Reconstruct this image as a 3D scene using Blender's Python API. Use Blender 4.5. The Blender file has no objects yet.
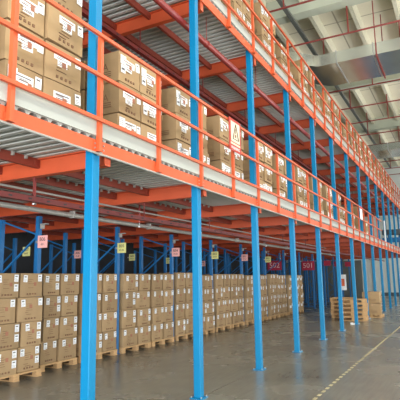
import bpy, math, random
from mathutils import Vector, Matrix, Euler
random.seed(7)
scene = bpy.context.scene
COL = scene.collection

# ------------------------------------------------------------------ measured layout (metres)
EYE = 1.7
CAM_F, YAW, PITCH, ROLL, BACK = 488.12, 0.4851, 0.1602, -0.0155, 3.5155
X0, S = 4.1206, 2.4224                      # first column, bay length
NCOL = 15
LAST_X = X0 + S * (NCOL - 1)
def cx(k): return X0 + S * k
ORD = ("first second third fourth fifth sixth seventh eighth ninth tenth eleventh twelfth thirteenth fourteenth "
       "fifteenth sixteenth seventeenth eighteenth nineteenth twentieth twenty-first twenty-second twenty-third "
       "twenty-fourth twenty-fifth twenty-sixth twenty-seventh twenty-eighth twenty-ninth thirtieth").split()

# ------------------------------------------------------------------ materials
def srgb(r, g, b):
    f = lambda c: (c / 12.92 if c <= .04045 else ((c + .055) / 1.055) ** 2.4)
    return (f(r / 255), f(g / 255), f(b / 255), 1)
def mat(name, rgb, rough=.5, metal=0., var=.12, scale=6., bump=0., spec=.5, rnd=0., stretch=None):
    m = bpy.data.materials.new(name); m.use_nodes = True
    nt = m.node_tree; n = nt.nodes; l = nt.links
    b = n['Principled BSDF']
    b.inputs['Roughness'].default_value = rough; b.inputs['Metallic'].default_value = metal
    b.inputs['Specular IOR Level'].default_value = spec
    tc = n.new('ShaderNodeTexCoord'); ns = n.new('ShaderNodeTexNoise')
    ns.inputs['Scale'].default_value = scale; ns.inputs['Detail'].default_value = 5
    if stretch:
        mp = n.new('ShaderNodeMapping'); mp.inputs['Scale'].default_value = stretch
        l.new(tc.outputs['Object'], mp.inputs['Vector']); l.new(mp.outputs['Vector'], ns.inputs['Vector'])
    else:
        l.new(tc.outputs['Object'], ns.inputs['Vector'])
    hv = n.new('ShaderNodeHueSaturation'); hv.inputs['Color'].default_value = srgb(*rgb)
    mr = n.new('ShaderNodeMapRange'); mr.inputs['From Min'].default_value = .25; mr.inputs['From Max'].default_value = .75
    mr.inputs['To Min'].default_value = 1 - var; mr.inputs['To Max'].default_value = 1 + var
    l.new(ns.outputs['Fac'], mr.inputs['Value'])
    if rnd:
        oi = n.new('ShaderNodeObjectInfo'); r2 = n.new('ShaderNodeMapRange')
        r2.inputs['To Min'].default_value = 1 - rnd; r2.inputs['To Max'].default_value = 1 + rnd
        l.new(oi.outputs['Random'], r2.inputs['Value'])
        mu = n.new('ShaderNodeMath'); mu.operation = 'MULTIPLY'
        l.new(mr.outputs[0], mu.inputs[0]); l.new(r2.outputs[0], mu.inputs[1]); l.new(mu.outputs[0], hv.inputs['Value'])
    else:
        l.new(mr.outputs[0], hv.inputs['Value'])
    l.new(hv.outputs['Color'], b.inputs['Base Color'])
    if bump:
        bp = n.new('ShaderNodeBump'); bp.inputs['Strength'].default_value = bump; bp.inputs['Distance'].default_value = .01
        l.new(ns.outputs['Fac'], bp.inputs['Height']); l.new(bp.outputs['Normal'], b.inputs['Normal'])
    return m
M = {}
M['blue'] = mat('blue_paint', (0, 122, 172), .42, var=.06, scale=3, spec=.3)
M['rack_blue'] = mat('rack_blue_paint', (28, 108, 168), .5, var=.12)
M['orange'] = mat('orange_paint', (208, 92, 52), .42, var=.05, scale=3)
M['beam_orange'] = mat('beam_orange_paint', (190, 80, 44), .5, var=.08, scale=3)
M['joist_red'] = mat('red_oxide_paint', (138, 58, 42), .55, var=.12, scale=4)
M['maroon'] = mat('maroon_paint', (112, 38, 34), .5, var=.1)
M['pipe_red'] = mat('pipe_red_paint', (142, 50, 46), .35, var=.06)
M['zinc'] = mat('galvanised_decking', (190, 193, 188), .5, .0, var=.06, scale=2)
M['plate'] = mat('pale_toe_plate', (178, 182, 176), .5, 0., var=.03, scale=2)
M['deck_top'] = mat('deck_board', (120, 118, 112), .8, var=.1)
M['card'] = mat('cardboard', (168, 141, 106), .8, var=.08, scale=5, rnd=.11, spec=.2)
M['card_pale'] = mat('pale_cardboard', (200, 170, 134), .75, var=.05, scale=5, rnd=.05, spec=.2)
M['sign_brown'] = mat('brown_sign_print', (112, 84, 60), .9, var=.1)  # brown print of the warning triangle and pictogram
M['ink'] = mat('brown_print', (128, 96, 72), .85, var=.2)
M['ink_red'] = mat('faded_red_print', (160, 108, 86), .85, var=.2)
M['tape'] = mat('packing_tape', (186, 152, 112), .25, var=.05)
M['paper'] = mat('white_paper', (238, 240, 242), .6, var=.02)
M['black'] = mat('black_ink', (52, 50, 54), .7, var=.1)
M['ink_grey'] = mat('grey_ink', (104, 100, 106), .7, var=.1)
M['sred'] = mat('red_ink', (196, 62, 66), .7, var=.1)
M['cream'] = mat('cream_sign_panel', (224, 214, 190), .7, var=.03)
M['board_red'] = mat('sign_board_red', (184, 62, 52), .6, var=.05)
M['pink'] = mat('pink_card', (242, 178, 172), .7, var=.04)
M['yellow'] = mat('yellow_card', (222, 218, 142), .7, var=.04)
M['signred'] = mat('crimson_board', (176, 36, 66), .6, var=.05)
M['signtext'] = mat('pale_pink_lettering', (226, 188, 186), .6, var=.05)
M['wood'] = mat('pallet_wood', (196, 158, 112), .8, var=.18, scale=8, rnd=.08, stretch=(1, 6, 6))
M['steel'] = mat('zinc_bolt', (190, 192, 192), .35, .7, var=.05)
M['conduit'] = mat('grey_conduit', (170, 168, 162), .45, .3, var=.06)
M['darksteel'] = mat('dark_grey_steel', (76, 84, 90), .5, .2, var=.08)
M['duct'] = mat('galvanised_duct', (208, 216, 216), .2, .92, var=.12, scale=1.2, bump=.05)
M['roof_pipe'] = mat('roof_pipe_red', (138, 54, 48), .5, var=.08)
M['roof_rib'] = mat('roof_rib_cream', (222, 218, 196), .8, var=.05)
M['girder'] = mat('girder_grey_green', (196, 202, 184), .75, var=.05, scale=2)
M['roof_grey'] = mat('roof_grey_paint', (104, 108, 104), .5, var=.06)
M['wallwhite'] = mat('white_wall_panel', (214, 220, 218), .7, var=.03, scale=1)
M['walldark'] = mat('dark_wall', (44, 46, 50), .8, var=.05)
M['linepaint'] = mat('worn_yellow_line', (180, 170, 132), .7, var=.35, scale=9)

def floor_material():
    m = bpy.data.materials.new('polished_concrete'); m.use_nodes = True
    nt = m.node_tree; n = nt.nodes; l = nt.links; b = n['Principled BSDF']
    tc = n.new('ShaderNodeTexCoord')
    n1 = n.new('ShaderNodeTexNoise'); n1.inputs['Scale'].default_value = .55; n1.inputs['Detail'].default_value = 8
    n2 = n.new('ShaderNodeTexNoise'); n2.inputs['Scale'].default_value = 7; n2.inputs['Detail'].default_value = 6
    mp = n.new('ShaderNodeMapping'); mp.inputs['Scale'].default_value = (.25, 3, 1)
    l.new(tc.outputs['Object'], n1.inputs['Vector']); l.new(tc.outputs['Object'], mp.inputs['Vector']); l.new(mp.outputs[0], n2.inputs['Vector'])
    mx = n.new('ShaderNodeMath'); mx.operation = 'ADD'; l.new(n1.outputs['Fac'], mx.inputs[0])
    m2 = n.new('ShaderNodeMath'); m2.operation = 'MULTIPLY'; m2.inputs[1].default_value = .45
    l.new(n2.outputs['Fac'], m2.inputs[0]); l.new(m2.outputs[0], mx.inputs[1])
    cr = n.new('ShaderNodeValToRGB'); e = cr.color_ramp.elements
    e[0].position = .45; e[0].color = srgb(106, 107, 99); e[1].position = 1.0; e[1].color = srgb(138, 136, 126)
    l.new(mx.outputs[0], cr.inputs['Fac'])
    # saw-cut joints in the slab
    br = n.new('ShaderNodeTexBrick'); br.offset = 0; br.inputs['Scale'].default_value = 1
    br.inputs['Brick Width'].default_value = 6; br.inputs['Row Height'].default_value = 6; br.inputs['Mortar Size'].default_value = .008
    br.inputs['Color1'].default_value = (1, 1, 1, 1); br.inputs['Color2'].default_value = (1, 1, 1, 1); br.inputs['Mortar'].default_value = (.55, .55, .55, 1)
    l.new(tc.outputs['Object'], br.inputs['Vector'])
    mc = n.new('ShaderNodeMix'); mc.data_type = 'RGBA'; mc.blend_type = 'MULTIPLY'; mc.inputs[0].default_value = 1
    l.new(cr.outputs[0], mc.inputs[6]); l.new(br.outputs['Color'], mc.inputs[7]); l.new(mc.outputs[2], b.inputs['Base Color'])
    r = n.new('ShaderNodeMapRange'); r.inputs['To Min'].default_value = .16; r.inputs['To Max'].default_value = .36
    l.new(n1.outputs['Fac'], r.inputs['Value']); l.new(r.outputs[0], b.inputs['Roughness'])
    b.inputs['Specular IOR Level'].default_value = .5
    return m
def roof_material():
    m = mat('roof_panel_cream', (232, 226, 206), .85, var=.05, scale=.8)
    nt = m.node_tree; n = nt.nodes; l = nt.links; b = n['Principled BSDF']
    br = n.new('ShaderNodeTexBrick'); br.offset = 0; br.inputs['Scale'].default_value = 1
    br.inputs['Brick Width'].default_value = 2.67; br.inputs['Row Height'].default_value = 50; br.inputs['Mortar Size'].default_value = .03
    br.inputs['Color1'].default_value = (1, 1, 1, 1); br.inputs['Color2'].default_value = (.95, .95, .95, 1); br.inputs['Mortar'].default_value = (.5, .48, .44, 1)
    tc = n.new('ShaderNodeTexCoord'); l.new(tc.outputs['Object'], br.inputs['Vector'])
    src = b.inputs['Base Color'].links[0].from_socket
    mc = n.new('ShaderNodeMix'); mc.data_type = 'RGBA'; mc.blend_type = 'MULTIPLY'; mc.inputs[0].default_value = 1
    l.new(src, mc.inputs[6]); l.new(br.outputs['Color'], mc.inputs[7]); l.new(mc.outputs[2], b.inputs['Base Color'])
    return m
M['floor'] = floor_material(); M['roof'] = roof_material()

# ------------------------------------------------------------------ mesh building helpers
class MB:
    def __init__(self): self.v = []; self.f = []; self.mi = []; self.mats = []
    def slot(self, m):
        if m not in self.mats: self.mats.append(m)
        return self.mats.index(m)
    def poly(self, pts, m, faces):
        o = len(self.v); self.v += [tuple(p) for p in pts]; s = self.slot(m)
        for f in faces: self.f.append(tuple(i + o for i in f)); self.mi.append(s)
    def box(self, x0, x1, y0, y1, z0, z1, m):
        p = [(x0, y0, z0), (x1, y0, z0), (x1, y1, z0), (x0, y1, z0), (x0, y0, z1), (x1, y0, z1), (x1, y1, z1), (x0, y1, z1)]
        self.poly(p, m, [(0, 3, 2, 1), (4, 5, 6, 7), (0, 1, 5, 4), (1, 2, 6, 5), (2, 3, 7, 6), (3, 0, 4, 7)])
        return self
    def bar(self, a, b, w, h, m, up=(0, 0, 1)):
        a = Vector(a); b = Vector(b); d = (b - a).normalized(); u = Vector(up)
        if abs(d.dot(u)) > .99: u = Vector((0, 1, 0))
        s = d.cross(u).normalized() * w / 2; t = s.cross(d).normalized() * h / 2
        p = [a - s - t, a + s - t, a + s + t, a - s + t, b - s - t, b + s - t, b + s + t, b - s + t]
        self.poly(p, m, [(0, 3, 2, 1), (4, 5, 6, 7), (0, 1, 5, 4), (1, 2, 6, 5), (2, 3, 7, 6), (3, 0, 4, 7)])
        return self
    def tube(self, pts, r, m, n=12):
        pts = [Vector(p) for p in pts]; rings = []
        for i, p in enumerate(pts):
            d = (pts[min(i + 1, len(pts) - 1)] - pts[max(i - 1, 0)]).normalized()
            u = Vector((0, 0, 1)) if abs(d.z) < .9 else Vector((1, 0, 0))
            s = d.cross(u).normalized(); t = s.cross(d)
            rings.append([p + (s * math.cos(2 * math.pi * k / n) + t * math.sin(2 * math.pi * k / n)) * r for k in range(n)])
        V = [q for ring in rings for q in ring]; F = []
        for i in range(len(rings) - 1):
            for k in range(n): F.append((i * n + k, i * n + (k + 1) % n, (i + 1) * n + (k + 1) % n, (i + 1) * n + k))
        F.append(tuple(reversed(range(n)))); F.append(tuple(range((len(rings) - 1) * n, len(rings) * n)))
        self.poly(V, m, F); return self
    def prism(self, prof, axis, a, b, m, caps=True):
        """extrude a closed outline (pairs) along axis x or y"""
        n = len(prof)
        mk = (lambda q, t: (t, q[0], q[1])) if axis == 'x' else (lambda q, t: (q[0], t, q[1]))
        V = [mk(q, a) for q in prof] + [mk(q, b) for q in prof]
        F = [(i, (i + 1) % n, n + (i + 1) % n, n + i) for i in range(n)]
        if caps: F += [tuple(reversed(range(n))), tuple(range(n, 2 * n))]
        self.poly(V, m, F); return self
    def mesh(self, name):
        me = bpy.data.meshes.new(name); me.from_pydata(self.v, [], self.f)
        for m in self.mats: me.materials.append(m)
        me.polygons.foreach_set('material_index', self.mi)
        import bmesh
        bm = bmesh.new(); bm.from_mesh(me); bmesh.ops.recalc_face_normals(bm, faces=bm.faces); bm.to_mesh(me); bm.free()
        me.update(); return me
    def build(self, name, parent=None, loc=None, bevel=0., smooth=False):
        return place(name, self.mesh(name), parent, loc, bevel, smooth)
def place(name, me, parent=None, loc=None, bevel=0., smooth=False):
    o = bpy.data.objects.new(name, me); COL.objects.link(o)
    if parent: o.parent = parent
    if loc: o.location = loc
    if bevel:
        b = o.modifiers.new('edges', 'BEVEL'); b.width = bevel; b.segments = 2; b.limit_method = 'ANGLE'
    if smooth:
        for p in me.polygons: p.use_smooth = True
    return o
def tag(o, label, cat, group=None, kind=None):
    o['label'] = label; o['category'] = cat
    if group: o['group'] = group
    if kind: o['kind'] = kind
    return o
def empty(name, loc, label, cat, group=None, rz=0):
    o = bpy.data.objects.new(name, None); COL.objects.link(o); o.location = loc; o.rotation_euler.z = rz
    o.empty_display_size = .1
    return tag(o, label, cat, group)
def struct(o): o['kind'] = 'structure'; return o
def copy_thing(src, loc, label, rz=None):
    r = src.copy(); COL.objects.link(r); r.location = loc; r['label'] = label
    if rz is not None: r.rotation_euler.z = rz
    for ch in list(src.children):
        c = ch.copy(); COL.objects.link(c); c.parent = r
        for g in list(ch.children):
            d = g.copy(); COL.objects.link(d); d.parent = c
    return r
def text_mesh(txt, size, m, rot, at, extrude=.001, align='CENTER'):
    cu = bpy.data.curves.new('lettering', 'FONT'); cu.body = txt; cu.size = size; cu.extrude = extrude
    cu.align_x = align; cu.align_y = 'CENTER'; cu.resolution_u = 3
    t = bpy.data.objects.new('lettering', cu); COL.objects.link(t)
    bpy.context.view_layer.update()
    me = bpy.data.meshes.new_from_object(t.evaluated_get(bpy.context.evaluated_depsgraph_get()))
    bpy.data.objects.remove(t); bpy.data.curves.remove(cu)
    me.transform(Matrix.Translation(at) @ Euler(rot).to_matrix().to_4x4())
    me.materials.clear(); me.materials.append(m); return me
FACE_CAM_X = (math.pi / 2, 0, -math.pi / 2)     # text on a face that looks towards -X
FACE_AISLE = (math.pi / 2, 0, 0)                # text on a face that looks towards -Y

# ------------------------------------------------------------------ setting
struct(MB().box(-14, 62, -16, 12, -.2, 0, M['floor']).build('floor'))
struct(MB().box(-14, 46, 11.4, 11.7, 0, 11.4, M['walldark']).build('wall_left'))
wf = MB(); wf.box(46, 46.3, -16, 12, 0, 11.4, M['wallwhite'])
struct(wf.build('wall_far'))
base = MB().box(45.93, 45.998, -16, 11.4, 0, .28, M['darksteel']); struct(base.build('baseboard_far'))
for i, y in enumerate((8.2, 6.0, 3.4, 2.1, .2, -2.2, -4.6)):
    struct(MB().box(45.9, 45.998, y - .06, y + .06, .28, 8, M['roof_grey']).build('trim_%d' % (i + 1)))
struct(MB().box(-14, 62, -16, -15.7, 0, 11.4, M['wallwhite']).build('wall_right'))
rf = struct(MB().box(-14, 62, -16, 12, 11.75, 11.95, M['roof']).build('ceiling'))
gy = [16 + 8 * k for k in range(-3, 6)]
for gx in gy:
    g = MB(); g.box(gx, gx + .35, -15.7, 11.4, 11.06, 11.75, M['girder']); g.box(gx - .06, gx + .41, -15.7, 11.4, 11.0, 11.06, M['girder'])
    struct(g.build('ceiling_girder'))
for gx in gy[:-1]:
    for j in range(-6, 8):
        y = .66 + 1.45 * j
        MB().prism([(y - .07, 11.34), (y + .07, 11.34), (y + .12, 11.75), (y - .12, 11.75)], 'x', gx + .41, gx + 7.94, M['roof_rib']).build('rib', rf)
# worn yellow line along the aisle
ln = MB(); x = 4.0
while x < 44:
    if x < 11: ln.box(x, x + .12, -1.55, -1.5, 0, .003, M['linepaint']); x += .24
    else: ln.box(x, x + 2.2, -1.545, -1.505, 0, .003, M['linepaint']); x += 2.23
tag(ln.build('floor_line'), 'worn yellow and white line painted along the grey aisle floor', 'floor line', kind='structure')

# ------------------------------------------------------------------ mezzanine steel
LV = [dict(n='lower', f0=3.085, f1=3.235, d0=3.205, d1=3.33, beam0=2.985, j0=3.085, xs=1.0, rail=(3.44, 3.95, 4.43)),
      dict(n='upper', f0=6.285, f1=6.445, d0=6.385, d1=6.54, beam0=6.135, j0=6.265, xs=1.0, rail=(6.66, 7.16, 7.64))]
YB = 8.4
HC = .056
# blue columns
t = empty('steel_column', (cx(0), 0, 0), '', 'column', 'blue columns along the aisle')
sh = MB().box(-HC, HC, -HC, HC, .012, 6.384, M['blue']); 
sh.build('shaft', t, bevel=.008)
MB().box(-.1, .1, -.1, .1, 0, .012, M['blue']).build('base_plate', t)
for sx in (-1, 1):
    for sy in (-1, 1): MB().tube([(.08 * sx, .08 * sy, .01), (.08 * sx, .08 * sy, .035)], .011, M['steel'], 6).build('anchor_bolt', t)
t['label'] = 'tall bright blue steel column, nearest to the camera, base below the frame'
for k in range(1, NCOL):
    copy_thing(t, (cx(k), 0, 0), 'tall blue steel column, %s from the camera along the aisle edge' % ORD[k])

def channel(y, z0, z1, out, th=.012, fl=.06):
    """outline of a C channel: web at y, flanges pointing to out"""
    s = 1 if out > 0 else -1
    return [(y, z0), (y + s * fl, z0), (y + s * fl, z0 + th), (y + s * th, z0 + th), (y + s * th, z1 - th), (y + s * fl, z1 - th), (y + s * fl, z1), (y, z1)]
def ibeam(xc, z0, z1, fl=.05, th=.014):
    return [(xc - fl, z0), (xc + fl, z0), (xc + fl, z0 + th), (xc + .006, z0 + th), (xc + .006, z1 - th), (xc + fl, z1 - th), (xc + fl, z1), (xc - fl, z1), (xc - fl, z1 - th), (xc - .006, z1 - th), (xc - .006, z0 + th), (xc - fl, z0 + th)]
for L in LV:
    up = L['n'] == 'upper'
    # corrugated decking: one continuous sheet per level
    d = MB(); p = .14; x = L['xs']; prof = []
    while x < LAST_X + .3:
        prof += [(x, L['d0']), (x + .06, L['d0']), (x + .064, L['d0'] + .085), (x + .136, L['d0'] + .085)]; x += p
    prof += [(x, L['d0'] + .09), (L['xs'], L['d0'] + .09)]
    d.prism(prof, 'y', .0, YB, M['zinc'])
    # boarded top with the open ends of the sheet showing above the edge beam
    x = L['xs']; prof = []
    while x < LAST_X + .3:
        prof += [(x, L['f1']), (x + .025, L['f1']), (x + .05, L['f1'] + .035), (x + .115, L['f1'] + .035)]; x += p
    prof += [(x, L['d1']), (L['xs'], L['d1'])]
    d.prism(prof, 'y', -.072, .2, M['conduit'])
    d.box(L['xs'], LAST_X + .3, .2, YB, L['d0'] + .09, L['d1'], M['deck_top'])
    o = struct(d.build('floor_mezzanine_' + L['n']))
    first = None
    for k in range(-1, NCOL - 1):
        a, b = cx(k), cx(k + 1)
        bay = '%s bay of the %s mezzanine' % (ORD[k + 1], L['n'])
        # fascia channel
        t = empty('edge_beam', (a, -.07, L['f0']), 'orange edge beam along the front of the ' + bay, 'beam', 'orange edge beams of the %s mezzanine' % L['n'])
        MB().prism([(q[0], q[1] - L['f0']) for q in channel(-.012, L['f0'], L['f1'], 1, .012, .026)], 'x', .004, S - .004, M['orange']).build('channel', t)
        if k < 9:
            for ex in (.05, S - .05):
                e = MB().box(ex - .045, ex + .045, -.02, -.012, .012, L['f1'] - L['f0'] - .012, M['orange'])
                e.build('splice_plate', t)
                for bx in (-.022, .022):
                    for bz in (.05, .1): e = MB().tube([(ex + bx, -.019, bz), (ex + bx, -.03, bz)], .010, M['steel'], 6).build('bolt', t)
        # toe plate
        tp = MB().box(.0, S - .006, -.004, .004, 0, .17, M['plate']).box(.0, S - .006, .004, .04, 0, .006, M['plate'])
        tag(tp.build('toe_board', None, (a + .003, -.09, L['f1'] + .04)), 'pale grey toe board at the deck edge in the ' + bay, 'toe board', 'toe boards of the %s mezzanine' % L['n'])
        # railing
        gap = (not up) and k >= 9
        r = empty('guard_railing', (a, -.115, L['f0']), 'orange guard railing along the ' + bay, 'railing', 'orange guard railings of the %s mezzanine' % L['n'])
        for px in (-.03, S / 2 - .03):
            q = MB().box(px - .024, px + .024, -.024, .024, .02, L['rail'][2 if not gap else 0] - L['f0'] + .02, M['orange']).build('post', r)
            MB().box(px - .045, px + .045, .024, .03, .01, .09, M['orange']).box(px - .04, px + .04, -.03, .024, .008, .02, M['orange']).build('post_bracket', q)
        for z in (L['rail'] if not gap else L['rail'][:1]):
            zz = z - L['f0']
            MB().box(-.0, S, -.062, -.024, zz - .021, zz + .021, M['orange']).build('rail', r, bevel=.004)
        # joists
        if up: ys = (.97, 1.72, 2.5, 3.4, 4.4, 5.5, 6.6)
        else: ys = (1.0, 1.67, 2.4, 3.1, 3.9, 4.7, 5.5, 6.4, 7.3)
        for j, y in enumerate(ys):
            if k >= 10 and j > 3: continue
            z0, z1 = L['j0'], L['d0'] - .003
            q = empty('joist', (a + .2, y, z0), 'dark red joist under the %s, %s back from the edge' % (bay, ORD[j]), 'joist', 'dark red joists under the %s mezzanine' % L['n'])
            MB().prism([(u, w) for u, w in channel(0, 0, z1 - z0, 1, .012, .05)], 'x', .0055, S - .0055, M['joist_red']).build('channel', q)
            if k < 4 and j < 4:
                if not up and k < 2 and j < 2:
                    for i in range(11): MB().box(.16 + .2 * i, .185 + .2 * i, -.035, -.002, z1 - z0 - .045, z1 - z0 + .0, M['conduit']).build('deck_clip', q)
                for ex in (.06, S - .1): 
                    MB().box(ex, ex + .04, -.012, -.002, .02, z1 - z0 - .03, M['joist_red']).build('cleat', q)
    for k in range(0, NCOL):
        z0, z1 = L['beam0'], L['d0'] - .003
        q = empty('cross_beam', (cx(k) + .2, -.05, z0), 'orange cross beam under the %s deck at the %s blue column' % (L['n'], ORD[k]), 'beam', 'orange cross beams under the %s mezzanine' % L['n'])
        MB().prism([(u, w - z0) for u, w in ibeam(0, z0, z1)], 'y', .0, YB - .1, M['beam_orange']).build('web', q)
        MB().box(-.05, .05, -.004, .012, .0, z1 - z0, M['beam_orange']).build('end_plate', q)

# conduit along the lower fascia
c = empty('conduit_pipe', (1.7, -.105, 3.075), 'thin pale conduit pipe along the bottom of the lower orange edge beam', 'conduit')
MB().tube([(0, 0, 0), (LAST_X - 2, 0, 0)], .013, M['conduit'], 8).build('pipe', c)
for k in range(0, 10): MB().box(cx(k) - 1.7 - .02, cx(k) - 1.7 + .02, -.016, .02, -.016, .018, M['conduit']).build('clip', c)

# big sprinkler main under the upper deck
def pipe_run(name, label, cat, x0, x1, y, z, r, m, clamp_every, top, mclamp):
    c = empty(name, (x0, y, z), label, cat)
    MB().tube([(0, 0, 0), (x1 - x0, 0, 0)], r, m, 16).build('pipe', c, smooth=False)
    x = 1.0
    while x < min(x1 - x0, 22):
        h = MB().tube([(x, 0, r), (x, 0, top - z)], .008, mclamp, 6)
        h.tube([(x - .02, 0, 0), (x + .02, 0, 0)], r + .008, mclamp, 14)
        h.build('hanger', c); x += clamp_every
    return c
pipe_run('sprinkler_pipe', 'thick red sprinkler pipe running below the upper mezzanine deck behind the columns', 'pipe', 1.5, LAST_X, .17, 5.86, .055, M['pipe_red'], 2.42, 6.385, M['pipe_red'])
# maroon perforated rails under each deck
for y, z, top, w in ((1.2, 5.70, 6.14, 'upper'), (1.1, 2.70, 2.99, 'lower')):
    c = empty('perforated_rail', (1.5, y, z), 'maroon perforated rail hung under the %s mezzanine deck' % w, 'rail')
    r = MB(); r.prism([(-.05, -.03), (.03, -.03), (.03, -.024), (-.044, -.024), (-.044, .03), (-.05, .03)], 'x', 0, LAST_X - 4, M['maroon'])
    r.prism([(-.05, .03), (.02, .03), (.02, .036), (-.05, .036)], 'x', 0, LAST_X - 4, M['maroon'])
    r.build('channel', c)
    x = .3
    while x < 9: MB().box(x, x + .05, -.054, -.05, -.01, .01, M['black']).build('slot', c); x += .3
    for k in range(0, 11):
        X = cx(k) + .2 - 1.5; MB().tube([(X, 0, .03), (X, 0, top - z)], .012, M['maroon'], 6).build('hanger', c)
# second thin grey conduit among the joists
c = MB().tube([(1.5, 1.75, 2.97), (22, 1.75, 2.97)], .016, M['conduit'], 8)
tag(c.build('conduit_pipe'), 'thin grey conduit strapped under the lower cross beams above the cartons', 'conduit')
# sprinkler droppers under the lower deck
for i, (x, y) in enumerate(((4.62, 1.4), (7.75, 1.9), (10.2, 1.9), (15.0, 2.0))):
    q = empty('sprinkler_dropper', (x, y, 2.7), 'short red sprinkler dropper under the lower deck, %s from the camera' % ORD[i], 'sprinkler', 'red sprinkler droppers')
    MB().tube([(0, 0, .08), (0, 0, .506)], .018, M['pipe_red'], 8).build('pipe', q)
    MB().tube([(0, 0, 0), (0, 0, .02)], .03, M['steel'], 8).tube([(0, 0, .02), (0, 0, .08)], .01, M['steel'], 6).build('sprinkler_head', q)
# grey cable tube hung in front of the racks
c = empty('cable_tube', (2.5, 2.5, 2.85), 'long grey cable tube hung in front of the blue racks', 'cable tube')
MB().tube([(0, 0, 0), (25.5, 0, 0)], .042, M['conduit'], 12).build('tube', c)
for k in range(0, 10):
    X = cx(k) - 2.5
    MB().box(X - .02, X + .02, -.05, .05, -.05, .07, M['conduit']).build('hanger', c)
# added backdrop behind the far racks, standing in for the dark depth
struct(MB().box(43, 43.2, 3.9, 11.4, 0, 3.05, M['roof_grey']).build('far_backdrop'))
# small white fittings clipped to the rack post tops
# ------------------------------------------------------------------ blue pallet racks
RX0, RS, RY, RD = 7.0, 2.52, 3.78, 1.05
def rack_frame(height, depth):
    t = empty('rack_upright_frame', (0, 0, 0), '', 'rack frame')
    for y in (0, depth):
        p = MB()
        p.prism([(-.045, y - .04), (.045, y - .04), (.045, y + .04), (.03, y + .04), (.03, y - .025), (-.03, y - .025), (-.03, y + .04), (-.045, y + .04)], 'y', 0, 1, M['rack_blue'], True)
        # rotate the outline upright: it was laid along y, stand it along z
        v = []
        for (x, yy, z) in p.v: v.append((x, z, yy * height))
        p.v = v
        o = p.build('post', t)
        MB().box(-.07, .07, y - .06, y + .06, 0, .008, M['rack_blue']).build('foot_plate', t)
    zs = [.26, 1.04, 1.82, 2.6, height - .03]
    for i in range(4):
        a, b = (0, depth) if i % 2 else (depth, 0)
        MB().bar((0, a, zs[i]), (0, b, zs[i + 1]), .03, .035, M['rack_blue'], up=(1, 0, 0)).build('brace', t)
    MB().bar((0, 0, .12), (0, depth, .12), .03, .035, M['rack_blue']).build('brace', t)
    return t
proto = rack_frame(2.97, RD); made = False
for r, (yy, cnt, i0) in enumerate(((RY, 13, -1), (RY + 2.0, 13, -1), (RY + 4.3, 13, -1))):
    for k in range(i0, cnt):
        x = RX0 + RS * k + (.0 if r == 0 else .35 * r)
        lab = 'blue braced rack frame, %s from the camera in the %s rack row' % (ORD[k - i0], ('front', 'middle', 'back')[r])
        if not made: proto.location = (x, yy, 0); proto['label'] = lab; made = True; proto['group'] = 'blue rack frames in the front row'; o = proto
        else: o = copy_thing(proto, (x, yy, 0), lab)
        o['group'] = 'blue rack frames in the %s row' % ('front', 'middle', 'back')[r]
# orange post caps and white fittings at the front posts
for k in range(0, 7):
    x = RX0 + RS * k
    q = empty('lamp_bracket', (x, RY - .045, 2.74), 'small white bracket fitting near the top of the %s front rack post' % ORD[k + 1], 'bracket', 'white brackets on the rack posts')
    MB().box(-.02, .05, -.17, 0, .06, .08, M['conduit']).build('arm', q)
    MB().box(-.02, .05, -.06, -.01, -.02, .06, M['conduit']).build('box', q)
# paper bay signs on the front posts, facing the camera
def bay_sign(name, loc, w, h, m, lines, label, group):
    q = empty(name, loc, label, 'sign', group)
    MB().box(-.004, .004, -w, 0, 0, h, m).build('card', q)
    for (tx, sz, zz) in lines:
        place('lettering', text_mesh(tx, sz, M['black'], FACE_CAM_X, Vector((-.0055, -w / 2, zz * h))), q)
    MB().box(.0, .012, -.01, .06, h * .4, h * .6, M['steel']).build('clip', q)
signs = [(0, 'pink', 'B06', '-07-'), (1, 'yellow', 'B05', '05-06'), (2, 'pink', 'B04', '04-05'), (3, 'yellow', 'B03', '03-04'), (4, 'pink', 'B02', '02-03'), (5, 'yellow', 'B01', '01-02')]
for k, colr, a, b in signs:
    x = RX0 + RS * k - .06
    bay_sign('bay_sign', (x, RY - .05, 2.34), .25, .24, M[colr], [(a, .10, .68), (b, .06, .28)],
             '%s paper bay sign on the %s front rack post' % (colr, ORD[k + 1]), 'paper bay signs in the front row')
for i, (x, y, z, colr, a, b) in enumerate(((8.0, 5.30, 2.27, 'yellow', 'A07', '06-07'), (10.2, 5.75, 2.3, 'pink', 'A06', '05-06'), (12.7, 5.75, 2.3, 'yellow', 'A05', '04-05'), (14.9, 5.75, 2.25, 'yellow', 'A04', '03-04'), (17.5, 5.75, 2.2, 'pink', 'A03', '02-03'))):
    bay_sign('bay_sign', (x, y, z), .23, .21, M[colr], [(a, .09, .68), (b, .055, .28)],
             'dim %s paper bay sign in the middle rack row, %s from the camera' % (colr, ORD[i]), 'paper bay signs in the middle row')
for x, y, z, w, h, tx in ((22.4, 4.68, 2.05, .70, .45, '502'), (26.9, 4.32, 2.08, .72, .50, '501')):
    q = empty('aisle_sign', (x, y, z), 'crimson aisle sign with pale number %s behind the cartons' % tx, 'sign', 'crimson aisle number signs')
    MB().box(-.008, .008, -w, 0, 0, h, M['signred']).build('board', q)
    place('lettering', text_mesh(tx, h * .78, M['signtext'], FACE_CAM_X, Vector((-.0105, -w / 2, h / 2))), q)
    for yy in (-w + .05, -.05): MB().tube([(0, yy, h), (0, yy, 2.98 - z)], .006, M['steel'], 6).build('hanging_rod', q)
for i, (x, y) in enumerate(((29.0, 3.6), (31.6, 3.6), (33.0, 3.2))):
    q = MB().box(-.006, .006, -.4, 0, 0, .3, M['signred'])
    q = q.build('hanging_sign', None, (x, y, 2.35)); tag(q, 'small red hanging sign at the far end of the racks, %s from the camera' % ORD[i], 'sign', 'small red far signs')
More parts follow.
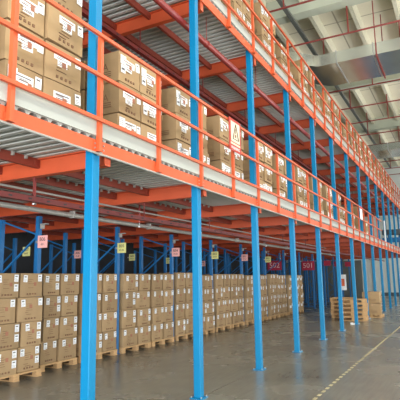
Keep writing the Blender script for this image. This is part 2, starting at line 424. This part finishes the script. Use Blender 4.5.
# dense dark frames at the far end (x 25-34)
# white notice with an orange middle
q = empty('notice_sheet', (24.6, 1.9, 1.05), 'white notice sheet with orange middle standing behind the empty pallets', 'notice')
MB().box(-.01, .01, -.42, 0, 0, .75, M['paper']).build('sheet', q)
MB().box(-.014, -.01, -.34, -.1, .2, .55, M['orange']).build('printed_panel', q)
MB().box(.012, .04, -.23, -.19, -1.05, .6, M['rack_blue']).box(-.06, .14, -.4, -.02, -1.05, -1.02, M['rack_blue']).build('stand', q)

# warning sign on the railing
q = empty('warning_sign', (7.39, -.205, 3.88), 'red and white warning sign with a triangle on the lower railing', 'sign')
MB().box(0, .50, -.004, .004, 0, .58, M['board_red']).build('board', q)
pn = MB().box(.07, .44, -.007, -.004, .17, .53, M['cream']).box(.05, .45, -.007, -.004, .115, .15, M['cream'])
pn.build('white_panel', q)
tri = MB()
for a, b in (((.135, .22), (.255, .50)), ((.255, .50), (.375, .22)), ((.375, .22), (.135, .22))):
    tri.bar((a[0], -.009, a[1]), (b[0], -.009, b[1]), .004, .022, M['sign_brown'], up=(0, 1, 0))
tri.build('warning_triangle', q)
pg = MB().box(.245, .265, -.010, -.007, .33, .42, M['sign_brown']).box(.225, .285, -.010, -.007, .26, .31, M['ink_red'])
pg.build('pictogram', q)
place('lettering', text_mesh('WARNING', .075, M['paper'], FACE_AISLE, Vector((.25, -.0055, .058))), q)
q = empty('railing_notice', (19.72, -.205, 3.92), 'small white notice with red edge on the far lower railing', 'notice')
MB().box(0, .5, -.004, .004, 0, .52, M['paper']).build('sheet', q)
MB().box(0, .5, -.007, -.004, .42, .52, M['sred']).build('red_strip', q)

# ------------------------------------------------------------------ pallets
def make_pallet(w, d, h, name='wooden_pallet'):
    t = empty(name, (0, 0, 0), '', 'pallet')
    bt, bb = .03, .022
    for i in range(5):
        y = -d / 2 + .05 + i * (d - .1) / 4
        MB().box(-w / 2, w / 2, y - .05, y + .05, h - bt, h, M['wood']).build('top_board', t)
    for i in range(3):
        x = -w / 2 + .06 + i * (w - .12) / 2
        for j in range(3):
            y = -d / 2 + .06 + j * (d - .12) / 2
            MB().box(x - .06, x + .06, y - .055, y + .055, bb, h - bt, M['wood']).build('block', t)
    if h < .15:      # loaded pallets: skids run from front to back
        for i in range(3):
            x = -w / 2 + .06 + i * (w - .12) / 2
            MB().box(x - .06, x + .06, -d / 2, d / 2, 0, bb, M['wood']).build('bottom_board', t)
    else:
      for y in (-d / 2 + .06, 0, d / 2 - .06): MB().box(-w / 2, w / 2, y - .055, y + .055, 0, bb, M['wood']).build('bottom_board', t)
    return t
PAL = {}
def pallet(loc, w, d, h, label, group, rz=0):
    key = (round(w, 2), round(d, 2), round(h, 2))
    if key not in PAL: PAL[key] = o = make_pallet(*key); o.location = loc; o['label'] = label; o.rotation_euler.z = rz
    else: o = copy_thing(PAL[key], loc, label, rz)
    o['group'] = group; return o

# ------------------------------------------------------------------ cartons
def carton_mesh(w, d, h, style, seed):
    rnd = random.Random(seed); b = MB(); nx, nz = 5, 5
    bul = .011
    def P(u, v, t):   # u,v,t in 0..1 -> slightly bulged block
        x = (u - .5) * w; y = (v - .5) * d; z = t * h
        x += (1 if u == 1 else -1 if u == 0 else 0) * bul * math.sin(math.pi * t) * math.sin(math.pi * v)
        y += (1 if v == 1 else -1 if v == 0 else 0) * bul * math.sin(math.pi * t) * math.sin(math.pi * u)
        z += (bul * .6 * math.sin(math.pi * u) * math.sin(math.pi * v)) if t == 1 else 0
        return (x, y, z)
    n = 4; idx = {}; V = []; F = []
    def vid(i, j, k):
        if (i, j, k) not in idx:
            idx[(i, j, k)] = len(V); q = list(P(i / n, j / n, k / n))
            if i in (0, n) and j in (0, n): q[0] -= math.copysign(.006, q[0]); q[1] -= math.copysign(.006, q[1])
            if k in (0, n) and (i in (0, n) or j in (0, n)):
                q[2] += .004 if k == 0 else -.004 
            V.append((q[0] + rnd.uniform(-.002, .002), q[1] + rnd.uniform(-.002, .002), q[2] + (rnd.uniform(-.002, .002) if 0 < k < n else 0)))
        return idx[(i, j, k)]
    for a in range(n):
        for c in range(n):
            for s in (0, n):
                F.append((vid(a, s, c), vid(a + 1, s, c), vid(a + 1, s, c + 1), vid(a, s, c + 1)))
                F.append((vid(s, a, c), vid(s, a + 1, c), vid(s, a + 1, c + 1), vid(s, a, c + 1)))
                F.append((vid(a, c, s), vid(a + 1, c, s), vid(a + 1, c + 1, s), vid(a, c + 1, s)))
    b.poly(V, M['card_pale'] if style == 'pale' else M['card'], F)
    yf = -d / 2 - bul - .003
    def mark(x0, x1, z0, z1, m): b.box(x0, x1, yf, yf + .012, z0, z1, m)
    # printing on the front face
    for i in range(rnd.randint(5, 7)):
        z = h * (.72 - .085 * i); x0 = -w * .2 + rnd.uniform(-.02, .02)
        if rnd.random() < .8: mark(x0, x0 + w * rnd.uniform(.12, .3), z, z + .007, M['ink'])
    if rnd.random() < .75:
        s = w * .11; xx = rnd.uniform(-.02, .08); zz = h * rnd.uniform(.5, .62)
        mark(xx - s / 2, xx + s / 2, zz - .03, zz + .035, M['ink_red'])
    for i in range(4): mark(-w * .22 + i * w * .12, -w * .22 + i * w * .12 + .028, h * .1, h * .1 + .03, M['ink'])
    # side face printing (towards -X) and the tape over top and ends
    xf = -w / 2 - bul - .002
    for i in range(3): b.box(xf, xf + .012, -d * .28, -d * .28 + d * (.3 + .1 * i), h * (.2 + .07 * i), h * (.2 + .07 * i) + .008, M['ink'])
    b.box(xf - .001, xf + .012, -.03, .03, h * .78, h - .006, M['tape'])
    b.box(-w / 2 + .01, w / 2 - .01, -.028, .028, h + .0005, h + .004, M['tape'])
    return b.mesh('carton')
def label_mesh(kind, seed):
    rnd = random.Random(seed); b = MB(); P_ = M['paper']
    if kind == 'small':
        b.box(-.045, .045, -.003, 0, -.062, .062, P_)
        b.box(-.03, .02, -.0042, -.003, .022, .04, M['ink_grey'])
        for i in range(3): b.box(-.034, rnd.uniform(.0, .034), -.0042, -.003, -.012 - .018 * i, -.008 - .018 * i, M['ink_grey'])
    elif kind == 'double':
        b.box(-.06, .06, -.003, 0, .015, .14, P_); b.box(-.05, .05, -.003, 0, -.11, .005, P_)
        for i in range(4): b.box(-.045, rnd.uniform(0, .045), -.0042, -.003, .12 - .026 * i, .126 - .026 * i, M['ink_grey'])
        b.box(-.035, .03, -.0042, -.003, -.07, -.04, M['ink_grey'])
    elif kind == 'wide':
        b.box(-.13, .13, -.003, 0, -.0, .09, P_); b.box(-.075, .075, -.003, 0, -.07, .0, P_)
        b.box(-.10, .10, -.0042, -.003, .055, .068, M['ink_red'] if rnd.random() < .5 else M['ink_grey'])
        for i in range(2): b.box(-.09, rnd.uniform(.02, .09), -.0042, -.003, .015 + .02 * i, .021 + .02 * i, M['ink_grey'])
        b.box(-.05, .05, -.0042, -.003, -.04, -.032, M['ink_grey'])
    return b.mesh('shipping_label')
LABS = {k: [label_mesh(k, s) for s in range(3)] for k in ('small', 'double', 'wide')}
MESH = {}
def cm(w, d, h, style, var):
    key = (round(w * 50) / 50, round(d * 50) / 50, round(h, 2), style, var)
    if key not in MESH: MESH[key] = carton_mesh(key[0], key[1], key[2], style, hash(key[:3]) % 1000 + var)
    return MESH[key]
CART = []   # (distance, spec)
camp = Vector((0, -BACK, EYE))
def add_carton(x, y, z, w, d, h, rz, style, label, group, where, letters=False):
    CART.append(((Vector((x, y, z)) - camp).length, len(CART), x, y, z, w, d, h, rz, style, label, group, where, letters))

H = .435
LAYER = ['bottom', 'second', 'third', 'fourth', 'fifth', 'sixth']
# --- ground row
piles = []
piles.append((5.72, 6.84, 3.42)); piles.append((7.06, 8.10, 3.68)); piles.append((8.2, 9.42, 3.66))
k = 1
while RX0 + RS * k < 24:
    a = RX0 + RS * k
    piles.append((a + .09, a + 1.27, 3.66 + random.uniform(-.03, .05))); piles.append((a + 1.33, a + 2.43, 3.66 + random.uniform(-.03, .06))); k += 1
for i, (x0, x1, yf) in enumerate(piles):
    w2 = x1 - x0; d = .60
    if i == len(piles) - 1: pass
    nm = '%s pallet along the ground row' % ORD[i]
    pallet(((x0 + x1) / 2, yf + .45, 0), round(w2 / .06) * .06, .9, .13, 'wooden pallet under the cartons of the %s ground stack' % ORD[i], 'wooden pallets under the ground row')
    lay = 4; hh = random.choice((.42, .43, .44))
    for r in range(lay):
        f = random.choice((.5, .5, .46, .54)); cuts = [x0, x0 + w2 * f, x1]
        for j in range(2):
            w = cuts[j + 1] - cuts[j] - .04
            add_carton((cuts[j] + cuts[j + 1]) / 2 + random.uniform(-.008, .008), yf + d / 2 + random.uniform(-.02, .04), .13 + r * hh, w, d, hh - .004, random.uniform(-.06, .06), 'brown',
                       'taped brown carton, %s layer, %s box, %s ground pallet stack from the camera' % (LAYER[r], ('left', 'right')[j], ORD[i]),
                       'brown cartons on the ground row pallets', 'ground')
# --- mezzanine stacks
def mezz_stack(i, lev, x0, x1, yf, base, lay, style='brown', rear=True, letters=False, top=None):
    nm = LV[lev]['n']; w2 = x1 - x0; d = .58
    pallet(((x0 + x1) / 2, yf + .5, base), round(w2 / .05) * .05, 1.0, .14, 'wooden pallet under the %s carton stack on the %s mezzanine' % (ORD[i], nm), 'wooden pallets on the %s mezzanine' % nm)
    for r in range(lay):
        f = random.choice((.5, .48, .46)); cuts = [x0, x0 + w2 * f, x1]
        for j in range(2):
            if r == lay - 1 and top is not None and j not in top: continue
            w = cuts[j + 1] - cuts[j] - .012
            add_carton((cuts[j] + cuts[j + 1]) / 2, yf + d / 2 + random.uniform(-.015, .03), base + .14 + r * (H + .005), w, d, H, random.uniform(-.03, .03), style,
                       'labelled carton, %s layer, %s box, %s stack on the %s mezzanine' % (LAYER[r], ('left', 'right')[j], ORD[i], nm),
                       'cartons stacked on the %s mezzanine' % nm, nm, letters and j == 0)
        if rear:
            w = w2 * f - .012
            add_carton(x0 + w2 * f / 2, yf + d + .04 + .28, base + .14 + r * (H + .005), w, .54, H, random.uniform(-.02, .02), style,
                       'rear carton, %s layer, %s stack on the %s mezzanine' % (LAYER[r], ORD[i], nm), 'cartons stacked on the %s mezzanine' % nm, nm, letters)
D1 = LV[0]['d1'] + .025; D2 = LV[1]['d1'] + .0
D1 = LV[0]['d1']
lower = [(1.75, 2.85, .32, 4, None), (3.15, 4.25, .3, 4, None), (4.99, 6.05, .3, 3, None), (6.46, 7.6, .3, 3, None), (8.07, 9.25, .3, 3, None), (9.95, 11.0, .3, 3, None), (11.5, 12.6, .32, 3, None), (13.1, 14.25, .3, 3, None), (14.7, 15.85, .3, 3, None),
         (16.4, 17.5, .3, 3, None), (18.2, 19.3, .3, 3, (0,)), (20.3, 21.4, .3, 2, None), (22.2, 23.3, .3, 3, None), (24.2, 25.3, .3, 2, None)]
for i, (a, b, y, n, top) in enumerate(lower):
    mezz_stack(i, 0, a, b, y, D1, n, 'brown', rear=i < 9, letters=i in (2,), top=top)
x = 7.2; i = 0
while x < LAST_X - 1.3:
    g = random.choice((.35, .45, .5, .6)); w = random.choice((1.08, 1.12, 1.16))
    n = 4 if i % 5 != 3 else 3
    mezz_stack(i, 1, x, x + w, .28, D2, n, 'brown', rear=i < 6, top=random.choice(((0,), (1,), None, None)))
    x += w + g; i += 1
# --- the two cartons by the empty pallets
for r in range(2):
    add_carton(22.2, -.04, .1 + r * .48, .7, .7, .475, .1 - .08 * r, 'brown', 'big brown carton beside the empty pallets, %s of two' % ('lower', 'upper')[r], 'big cartons beside the empty pallets', 'big')
pallet((22.2, -.04, 0), .84, .8, .1, 'wooden pallet under the two big cartons beside the empty pallets', 'pallets by the far columns')
# --- empty pallet stacks
for si, (x, y, n, rz) in enumerate(((21.65, 1.02, 5, math.pi / 2), (20.3, .38, 5, math.pi / 2 + .06))):
    for r in range(n):
        pallet((x + .02 * ((r * 7) % 3 - 1), y + .015 * ((r * 5) % 3 - 1), r * .165), .98, .8, .162, 'empty wooden pallet, %s up in the %s pallet stack by the columns' % (ORD[r], ('left', 'right')[si]), 'empty pallet stacks by the columns', rz)

CART.sort()
NIND = 300
stuff = MB(); 
LT = {}
def letters_part(w, d, h):
    key = (round(w, 2), round(d, 2))
    if key not in LT:
        LT[key] = text_mesh('RBA', .15, M['ink'], FACE_CAM_X, Vector((-w / 2 - .010, .02, h * .5)))
    return LT[key]
for n, (dist, _, x, y, z, w, d, h, rz, style, label, group, where, letters) in enumerate(CART):
    rnd = random.Random(_ * 13 + 5)
    var = rnd.randint(0, 2)
    if n < NIND:
        q = place('cardboard_carton', cm(w, d, h, style, var), None, (x, y, z)); q.rotation_euler.z = rz
        tag(q, label, 'carton', group)
        if dist > 27: continue
        yf = -round(d * 50) / 100 - .0095
        def lab(kind, lx, lz, tilt=0):
            o = place('shipping_label', rnd.choice(LABS[kind]), q, (lx, yf, lz)); o.rotation_euler.y = tilt
        if where == 'ground':
            lab('small', w / 2 - .075, h - .085, rnd.uniform(-.06, .06))
            lab('small', -w / 2 + rnd.uniform(.08, .14), h - rnd.uniform(.09, .11), rnd.uniform(-.1, .1))
            if rnd.random() < .3: lab('small', w / 2 - .075, h - .25)
        elif where == 'big': lab('small', .2, .4)
        else:
            if 'rear' not in label:
                lab('wide', rnd.uniform(-.05, .02), h * rnd.uniform(.5, .62), rnd.uniform(-.05, .05))
                lab('small', w / 2 - .07, h - rnd.uniform(.10, .16), rnd.uniform(-.08, .08))
                if rnd.random() < .4: lab('double', -w / 2 + .08, h * .55)
        if letters:
            place('printed_letters', letters_part(round(w * 50) / 50, d, h), q)
    else:
        c, s = math.cos(rz), math.sin(rz)
        o = len(stuff.v); stuff.box(-w / 2, w / 2, -d / 2, d / 2, 0, h, M['card'])
        if 'rear' not in label:
            stuff.box(-w * .2, w * .2, -d / 2 - .004, -d / 2, h * .4, h * .68, M['paper']); stuff.box(w * .3, w * .46, -d / 2 - .004, -d / 2, h * .6, h * .9, M['paper'])
        for i in range(o, len(stuff.v)):
            a, b, e = stuff.v[i]; stuff.v[i] = (x + a * c - b * s, y + a * s + b * c, z + e)
if stuff.v:
    tag(stuff.build('cardboard_cartons'), 'brown cartons in the farthest stacks of the mezzanine decks', 'cartons', kind='stuff')
print('cartons', len(CART))

# bits on the floor by the fifth and sixth columns
q = MB().box(-.13, .1, -.06, .05, 0, .03, M['paper']).box(-.02, .16, .02, .1, .0, .05, M['paper'])
tag(q.build('paper_scrap', None, (18.55, .1, 0)), 'white paper scrap lying on the floor beside the blue columns', 'scrap')

# ------------------------------------------------------------------ far end: conveyor bridge across
q = empty('conveyor_bridge', (34.4, .7, 3.9), 'dark grey conveyor bridge with blue side beam at the far end', 'conveyor')
MB().box(-.4, .4, -9, .2, .48, .8, M['darksteel']).build('bed', q)
MB().box(-.45, -.38, -9, .2, .0, .27, M['rack_blue']).build('side_beam', q)
MB().box(.38, .45, -9, .2, .0, .27, M['rack_blue']).build('side_beam', q)
for y in (-8, -6, -4, -2, -.2): MB().box(-.38, .38, y - .05, y + .05, .2, .48, M['rack_blue']).build('bearer', q)
for y in (-8.5, -4.5): MB().box(-.4, -.3, y - .05, y + .05, -3.9, .0, M['rack_blue']).build('leg', q)
q = MB().box(-.03, .03, -.03, .03, 0, 1.25, M['paper'])
tag(q.build('gate_post', None, (27.3, -.13, 3.34)), 'white gate post at the end of the lower railing', 'post')

# ------------------------------------------------------------------ roof services
# L shaped duct
def duct(x0, x1, z0, z1, ye, yend, label, arm):
    q = empty('air_duct', (x0, yend, z0), label, 'air duct', 'galvanised air ducts')
    w = x1 - x0; h = z1 - z0; b = MB(); R = .75
    inn = [(0, 0)]; out = [(w, 0)]
    N = 14
    for i in range(N + 1):          # gentle offset bend, then straight on over the mezzanine
        t = i / N; sm = t * t * (3 - 2 * t)
        inn.append((-arm * sm, ye - yend + 1.0 * t)); out.append((w - arm * sm, ye - yend + 1.0 * t))
    inn.append((-arm, ye - yend + 6)); out.append((w - arm, ye - yend + 6))
    n = len(inn); V = []
    for a, c in zip(inn, out): V += [(a[0], a[1], 0), (c[0], c[1], 0), (c[0], c[1], h), (a[0], a[1], h)]
    F = []
    for i in range(n - 1):
        for k in range(4): F.append((4 * i + k, 4 * i + (k + 1) % 4, 4 * i + 4 + (k + 1) % 4, 4 * i + 4 + k))
    F += [(0, 1, 2, 3), (4 * n - 4, 4 * n - 3, 4 * n - 2, 4 * n - 1)]
    b.poly(V, M['duct'], F); b.build('casing', q)
    y = .5
    while y < ye - yend:
        MB().box(-.03, w + .03, y - .02, y + .02, -.03, h + .03, M['steel']).build('flange', q)
        y += 1.25
    y = .9
    while y < ye - yend:
        for xx in (-.06, w + .06): MB().tube([(xx, y, -.06), (xx, y, 11.75 - z0)], .018, M['roof_pipe'], 6).build('hanger_rod', q)
        MB().box(-.08, w + .08, y - .025, y + .025, -.075, -.032, M['roof_pipe']).build('hanger_bar', q)
        y += 3.0
duct(16.75, 18.85, 9.2, 9.62, .3, -14.5, 'shiny galvanised air duct with a bend, nearest under the roof', .85)
duct(30.6, 32.7, 9.2, 9.62, .2, -14.5, 'galvanised air duct farther back under the roof', 0)
for k in range(-2, 12):
    x = 13.72 + 2.62 * k
    q = empty('sprinkler_branch_pipe', (x, -14, 10.0), 'red sprinkler branch pipe crossing under the roof, %s from the camera' % ORD[k + 2], 'pipe', 'red sprinkler branch pipes under the roof')
    MB().tube([(0, 0, 0), (0, 24, 0)], .032, M['roof_pipe'], 8).build('pipe', q)
    near = any(abs(x - g - .17) < .5 for g in gy)
    for j in range(-6 + k % 2, 7, 2):
        y = .66 + 1.45 * j + 14
        MB().tube([(0, y, 0), (0, y, 1.0 if near else 1.345)], .026, M['roof_pipe'], 6).build('riser', q)
q = MB().box(2, 44, 1.02, 1.16, 10.86, 10.96, M['roof_grey'])
tag(q.build('cable_tray'), 'dark grey cable tray running lengthwise under the roof above the cartons', 'cable tray')

# ------------------------------------------------------------------ light
w = bpy.data.worlds.new('sky'); scene.world = w; w.use_nodes = True
w.node_tree.nodes['Background'].inputs[0].default_value = (.93, .97, 1, 1); w.node_tree.nodes['Background'].inputs[1].default_value = 1.2
def area(name, loc, rot, sx, sy, power, col=(1, 1, 1)):
    l = bpy.data.lights.new(name, 'AREA'); l.shape = 'RECTANGLE'; l.size = sx; l.size_y = sy; l.energy = power; l.color = col
    o = bpy.data.objects.new(name, l); COL.objects.link(o); o.location = loc; o.rotation_euler = rot; return o
# daylight from an unbuilt door behind the camera; upward tilt added for the soffits
UPT = math.radians(28)
area('door_daylight', (-11, -4, 1.7), (0, -math.pi / 2 - UPT, 0), 3.2, 16, 4400, (.96, .98, 1))
for x in (2, 14, 26, 38): area('right_side_fill', (x, -14.5, 1.8), (math.pi / 2 + UPT, 0, 0), 7, 3.2, 800, (.98, .99, 1))  # added fill in front of the solid right wall, tilted up at the soffits
# unseen fill lights added above the aisle, no fittings modelled
for x in (-2, 6, 14, 22, 30, 38): area('overhead_fill', (x, -8, 10.8), (0, 0, 0), 1.2, 2.4, 350, (1, .97, .92))

for x in (0, 8, 16, 24, 32, 40): area('upward_fill', (x, -6.5, 8.9), (math.pi, 0, 0), 1.2, 2.4, 260, (1, .98, .94))  # unseen lights added to brighten the roof panels from below

# ------------------------------------------------------------------ camera
F_ = Vector((math.cos(YAW) * math.cos(PITCH), math.sin(YAW) * math.cos(PITCH), math.sin(PITCH)))
R_ = F_.cross(Vector((0, 0, 1))).normalized(); U_ = R_.cross(F_)
c_, s_ = math.cos(ROLL), math.sin(ROLL)
R2 = R_ * c_ + U_ * s_; U2 = -R_ * s_ + U_ * c_
cam = bpy.data.cameras.new('camera'); cam.sensor_width = 36; cam.lens = CAM_F * 36 / 400; cam.clip_end = 200
co = bpy.data.objects.new('camera', cam); COL.objects.link(co)
m = Matrix((R2, U2, -F_)).transposed().to_4x4(); m.translation = Vector((0, -BACK, EYE)); co.matrix_world = m
scene.camera = co
vs = scene.view_settings; vs.view_transform = 'Standard'; vs.look = 'None'; vs.gamma = 1; vs.use_curve_mapping = False; vs.exposure = -0.02
scene.cycles.use_denoising = True
scene.cycles.max_bounces = 8; scene.cycles.diffuse_bounces = 5
